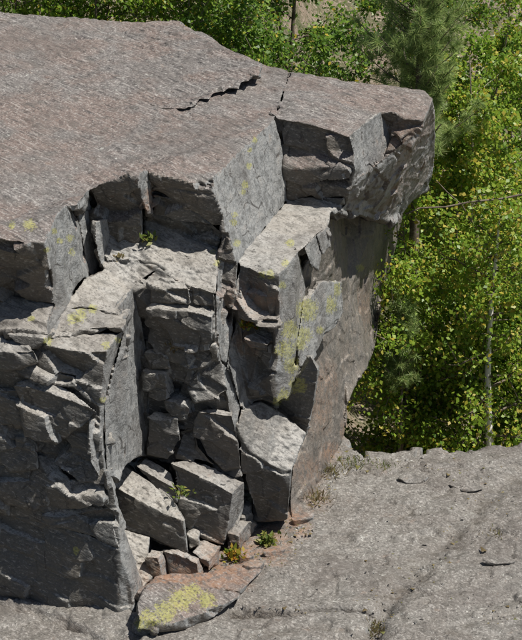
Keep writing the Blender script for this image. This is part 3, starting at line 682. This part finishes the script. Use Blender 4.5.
TREES = [ # u, y, h, width, leaves, mat, label
 ('birch_tree', 'slender white-barked birch tree standing at the far right', 503, 13.8, 3.3, .8, 7000, M_LEAFY, M_BIRCH, 0.050, 1, .17, .055),
 ('leafy_shrub', 'bright yellow-green leafy shrub just beyond the floor, right of the wall', 408, 14.0, 3.2, .75, 13956, M_LEAFY, M_BARK, 0.047, 4, .05, .02),
 ('leafy_shrub', 'dense green shrub along the far lip of the floor, middle right', 455, 14.2, 2.2, .8, 15225, M_LEAF, M_BARK, 0.047, 4, .05, .02),
 ('leafy_shrub', 'green shrub at the far lip against the right edge', 535, 14.6, 2.5, .8, 13956, M_LEAF, M_BARK, 0.050, 4, .05, .02),
 ('leafy_tree', 'yellow-flecked leafy tree with bare twigs right of the nose', 466, 16.2, 4.3, 1.0, 21568, M_LEAFY, M_GREYB, 0.053, 2, .15, .04),
 ('leafy_tree', 'tall bright green tree filling the right edge', 565, 19.5, 4.6, 1.3, 24106, M_LEAF, M_BARK, 0.055, 2, .12, .05),
 ('leafy_tree', 'green tree behind the tip of the nose', 432, 17.6, 4.2, 1.1, 19031, M_LEAF, M_BARK, 0.053, 2, .15, .04),
 ('leafy_shrub', 'dark leafy shrub behind the top edge right of centre', 330, 16.0, 2.6, 1.0, 16493, M_LEAFD, M_BARK, 0.050, 4, .05, .025),
 ('leafy_shrub', 'dark green shrub behind the top edge at centre', 262, 16.2, 2.8, 1.0, 16493, M_LEAFD, M_BARK, 0.050, 4, .05, .025),
 ('leafy_shrub', 'shrub with pale leaning stems behind the top slab', 195, 16.6, 2.6, 1.0, 15225, M_LEAF, M_GREYB, 0.050, 4, .05, .03),
 ('leafy_shrub', 'bright low shrub behind the top left of the slab', 110, 16.4, 2.2, 1.0, 15225, M_LEAF, M_BARK, 0.050, 4, .05, .025),
 ('leafy_shrub', 'leafy shrub in the top left corner', 25, 16.4, 2.3, 1.0, 15225, M_LEAF, M_BARK, 0.050, 4, .05, .025),
 ('leafy_tree', 'leafy tree on the slope behind the pine', 395, 20.5, 4.0, 1.3, 15225, M_LEAFD, M_BARK, 0.059, 2, .12, .045),
 ('leafy_tree', 'yellowish tree on the slope at the top right', 500, 20.5, 3.6, 1.2, 13956, M_LEAFY, M_BARK, 0.059, 2, .12, .045),
 ('leafy_tree', 'dark tree on the slope at the top centre', 290, 21.0, 4.2, 1.3, 15225, M_LEAFD, M_BARK, 0.059, 2, .12, .045),
 ('leafy_tree', 'green tree on the slope at the top left', 70, 21.0, 4.2, 1.5, 15225, M_LEAFD, M_BARK, 0.059, 2, .12, .045),
 ('leafy_tree', 'green tree on the slope between the top left shrubs', 170, 21.5, 4.2, 1.5, 15225, M_LEAF, M_BARK, 0.059, 2, .12, .045),
]
for i, (nm, lab, u, y, h, wd, nl, lm, bk, ls, stm, low, r0) in enumerate(TREES):
    x_, y_ = at(u, y); broadleaf(nm, lab, x_, y_, h, wd, nl, 150 if i == 1 else 100+i, lm, bk, ls, stm, low, (0, 0), r0, 'shrubs and trees behind the rock')

def pine(label, x, y, h, wid, seed, spacing=.26, start=.2, tuft=70, nl_=.12):
    rng = np.random.RandomState(seed); z0 = land_z(x, y)-.05; root = thing('pine_tree', label, 'tree', (x, y, z0))
    t = np.linspace(0, 1, 8); tr = [(np.stack((.03*np.sin(t*4), .02*np.cos(t*3), t*h), 1), .045*(1-.8*t)*(h/4))]
    br = []; TC = []; TD = []; z = h*start
    while z < h*.99:
        rem = 1-z/h; ln = wid*(.25+.75*min(1, rem*1.6))
        for k in range(6):
            az = rng.rand()*6.283; d = unit((math.cos(az), math.sin(az), .25+.4*(1-rem))); l = ln*(.7+.4*rng.rand()); tt = np.linspace(0, 1, 5)
            Q = np.array((0, 0, z+rng.normal(0, .04)))+np.outer(tt*l, d)+np.outer(tt**2*l*.25, (0, 0, 1)); br.append((Q, .010*(1-.7*tt)))
            for j in range(max(3, int(l/.09))):
                f = .3+.7*(j+1)/max(3, int(l/.09)); i = min(4, int(f*4)); q = Q[i]+(rng.normal(0, .05, 3) if j else 0); TC.append(q); TD.append(unit(d+rng.normal(0, .45, 3)+(0, 0, .4)))
        z += spacing*(.8+.4*rng.rand())
    TC.append(np.array((0, 0, h))); TD.append(np.array((0, 0, 1.)))
    V, F = tube_arrays(tr); link('trunk', grid_mesh('trunk', V, F, M_BARK), root, (0, 0, 0))
    V, F = tube_arrays(br); link('limbs', grid_mesh('limbs', V, F, M_BARK), root, (0, 0, 0))
    TC = np.repeat(np.array(TC), tuft, 0); TD = np.repeat(np.array(TD), tuft, 0); n = len(TC)
    s0 = rng.rand(n, 1); C = TC-TD*(s0*.10); d = TD*.55+rdir(rng, n)*.85; d /= np.linalg.norm(d, axis=1)[:, None]
    w = np.cross(d, rdir(rng, n)); w /= np.linalg.norm(w, axis=1)[:, None]; L = nl_*(.6+.5*rng.rand(n, 1)); V = np.empty((n, 3, 3))
    V[:, 0] = C-w*.0028; V[:, 1] = C+w*.0028; V[:, 2] = C+d*L+np.array((0, 0, -.012)); 
    link('needles', grid_mesh('needles', V.reshape(-1, 3), np.arange(n*3).reshape(n, 3), M_NEEDLE), root, (0, 0, 0))
px_, py_ = at(408, 14.5); pine('young long-needled pine tree standing just behind the nose', px_, py_, 7.0, .85, 5, .18, .52, 120, .135)
px_, py_ = at(402, 13.75); pine('small blue-green pine sapling half hidden beside the wall', px_, py_, 2.3, .34, 6, .085, .60, 70, .09)

# a bare dead branch reaching across the leaves right of the nose
def stick(name, label, cat, pts, y, rads, mat):
    P = []
    for u, v in pts:
        r = ray(u, v); P.append(CAM+r*(y/r[1]))
    P = np.array(P); V, F = tube_arrays([(P, np.array(rads))]); b = P[0].copy(); me = grid_mesh(name, V-b, F, mat); return tag(link(name, me, None, tuple(b)), label, cat)
stick('dead_branch', 'bare brown dead branch jutting out right of the nose', 'branch', [(405,214),(420,208),(445,207),(470,202),(500,199),(530,193)], 13.8, [.006,.008,.009,.010,.011,.011], M_BARK)
stick('dead_branch', 'bare forked twig rising above the dead branch', 'branch', [(436,180),(447,192),(462,205),(478,232)], 13.9, [.004,.006,.007,.008], M_BARK)

# tufts growing in the joints
def tuft(name, label, u, v, n, h, spread, mat, seed, leafy=False, floor=False):
    rng = np.random.RandomState(seed); p = (ground_at(u, v) if floor else pix(u, v)).copy()
    if floor: p[2] = floor_z(p[0], p[1])
    root = p; off = rng.normal(0, spread, (n, 3))*np.array((1, 1, .25)); off[:, 2] = np.abs(off[:, 2])*.5-.005
    if leafy:
        ax = rdir(rng, n)*.8+np.array((0, -.2, .6)); L = h*(.5+.6*rng.rand(n)); nr = rdir(rng, n)*.5+np.array((0, -.3, .8)); off[:, 2] += rng.rand(n)*h
        me = leaves_mesh(name, off, ax, nr, L, L*.5, mat)
    else:
        d = rdir(rng, n)*.55+np.array((0, -.15, .9)); d /= np.linalg.norm(d, axis=1)[:, None]; w = np.cross(d, rdir(rng, n)); w /= np.linalg.norm(w, axis=1)[:, None]
        L = h*(.5+.7*rng.rand(n, 1)); V = np.empty((n, 5, 3)); V[:, 0] = off-w*.003; V[:, 1] = off+w*.003; V[:, 2] = off+d*L*.6+w*.002; V[:, 3] = off+d*L+np.array((0, 0, -1))*L*.15; V[:, 4] = off+d*L*.6-w*.002
        me = grid_mesh(name, V.reshape(-1, 3), np.arange(n*5).reshape(n, 5), mat)
    o = tag(link(name, me, None, tuple(root)), label, 'plant', 'small plants in the joints of the rock')
    if not leafy: o['kind'] = 'stuff'
    return o
tuft('small_plant', 'yellow and orange leafed plant between the small base blocks', 233, 557, 60, .07, .035, M_REDP, 1, True, True)
tuft('small_plant', 'green leafy plant at the foot of the dark block', 268, 542, 80, .07, .03, M_GRASS, 2, True, True)
tuft('grass_tuft', 'dry grass tuft at the outer corner of the end wall', 318, 500, 90, .10, .05, M_DRY, 3, False, True)
tuft('grass_tuft', 'thin dry grass halfway along the foot of the end wall', 330, 474, 90, .10, .06, M_DRY, 4, False, True)
tuft('grass_tuft', 'green grass near the far end of the wall foot', 352, 464, 80, .07, .07, M_GRASS, 5, False, True)
tuft('grass_tuft', 'brown dead grass in the hollow at the bottom of the floor', 376, 622, 130, .09, .05, M_DRY, 6, False, True)
tuft('grass_tuft', 'small green tuft on the floor short of the far lip', 385, 466, 50, .05, .05, M_GRASS, 7, False, True)
tuft('small_plant', 'little green plant on the shelf under the caves', 149, 243, 45, .06, .03, M_GRASS, 8, True)
tuft('small_plant', 'brown moss cushion on the ledge left of the shelf plant', 119, 259, 60, .03, .018, M_DRY, 9, True)
tuft('small_plant', 'reddish-green plant on the brown face of the middle block', 247, 328, 70, .05, .028, M_REDP, 10, True)
tuft('small_plant', 'brown dead plant in the dark central column', 180, 349, 50, .05, .035, M_DRY, 11, True)
tuft('small_plant', 'small green plant in the gap between the two lower blocks', 181, 494, 45, .05, .03, M_GRASS, 12, True)
tuft('grass_tuft', 'dry grass on the right near the far crack', 497, 533, 40, .05, .06, M_DRY, 13, False, True)

# grit and dead leaves gathered in the hollows and along the foot of the rock
def debris(name, spots, n, size, flat, mat, seed, label):
    rng = np.random.RandomState(seed); V = []; F = []; o = 0
    base = np.array([[1, 0, 0], [-.5, .85, 0], [-.6, -.8, 0], [.1, .1, .8], [.2, -.1, -.6]]); bf = [(0, 1, 3), (1, 2, 3), (2, 0, 3), (1, 0, 4), (2, 1, 4), (0, 2, 4)]
    for k in range(n):
        u, v, su, sv = spots[rng.randint(len(spots))]; p = ground_at(u+rng.normal(0, su), v+rng.normal(0, sv)); z = floor_z(p[0], p[1])
        sc = size*math.exp(rng.normal(0, .5)); B = (base+rng.normal(0, .15, base.shape))*np.array((1, .8, flat))*sc; a = rng.rand()*6.283; ca, sa = math.cos(a), math.sin(a)
        B = np.stack((B[:, 0]*ca-B[:, 1]*sa, B[:, 0]*sa+B[:, 1]*ca, B[:, 2]), 1)+np.array((p[0], p[1], z+sc*flat*.35)); V.append(B); F += [tuple(i+o for i in f) for f in bf]; o += 5
    V = np.concatenate(V); me = grid_mesh(name, V, np.array(F), mat); me.shade_flat() if hasattr(me, 'shade_flat') else None
    ob = link(name, me); ob['kind'] = 'stuff'; ob['label'] = label; return ob
CREV = [(225,570,14,7),(250,560,14,9),(275,547,14,8),(300,528,8,5),(320,495,5,10),(332,470,6,10),(350,452,8,8),(190,577,12,4)]
HOLL = [(376,622,7,14),(390,596,10,12),(420,566,14,12),(455,530,16,14),(490,495,16,12),(300,611,40,3),(500,612,18,8),(440,465,50,10)]
debris('gravel', CREV+HOLL, 800, .0075, .6, M_LEDGE, 3, 'fine grit in the hollows of the rock floor')
debris('gravel', [(420,560,110,70),(300,600,90,30)], 260, .006, .6, M_LEDGE, 4, 'scattered tiny chips on the rock floor')
debris('leaf_litter', CREV*2+HOLL, 520, .010, .15, M_DRY, 5, 'brown dead leaves and needles caught in the crevices')
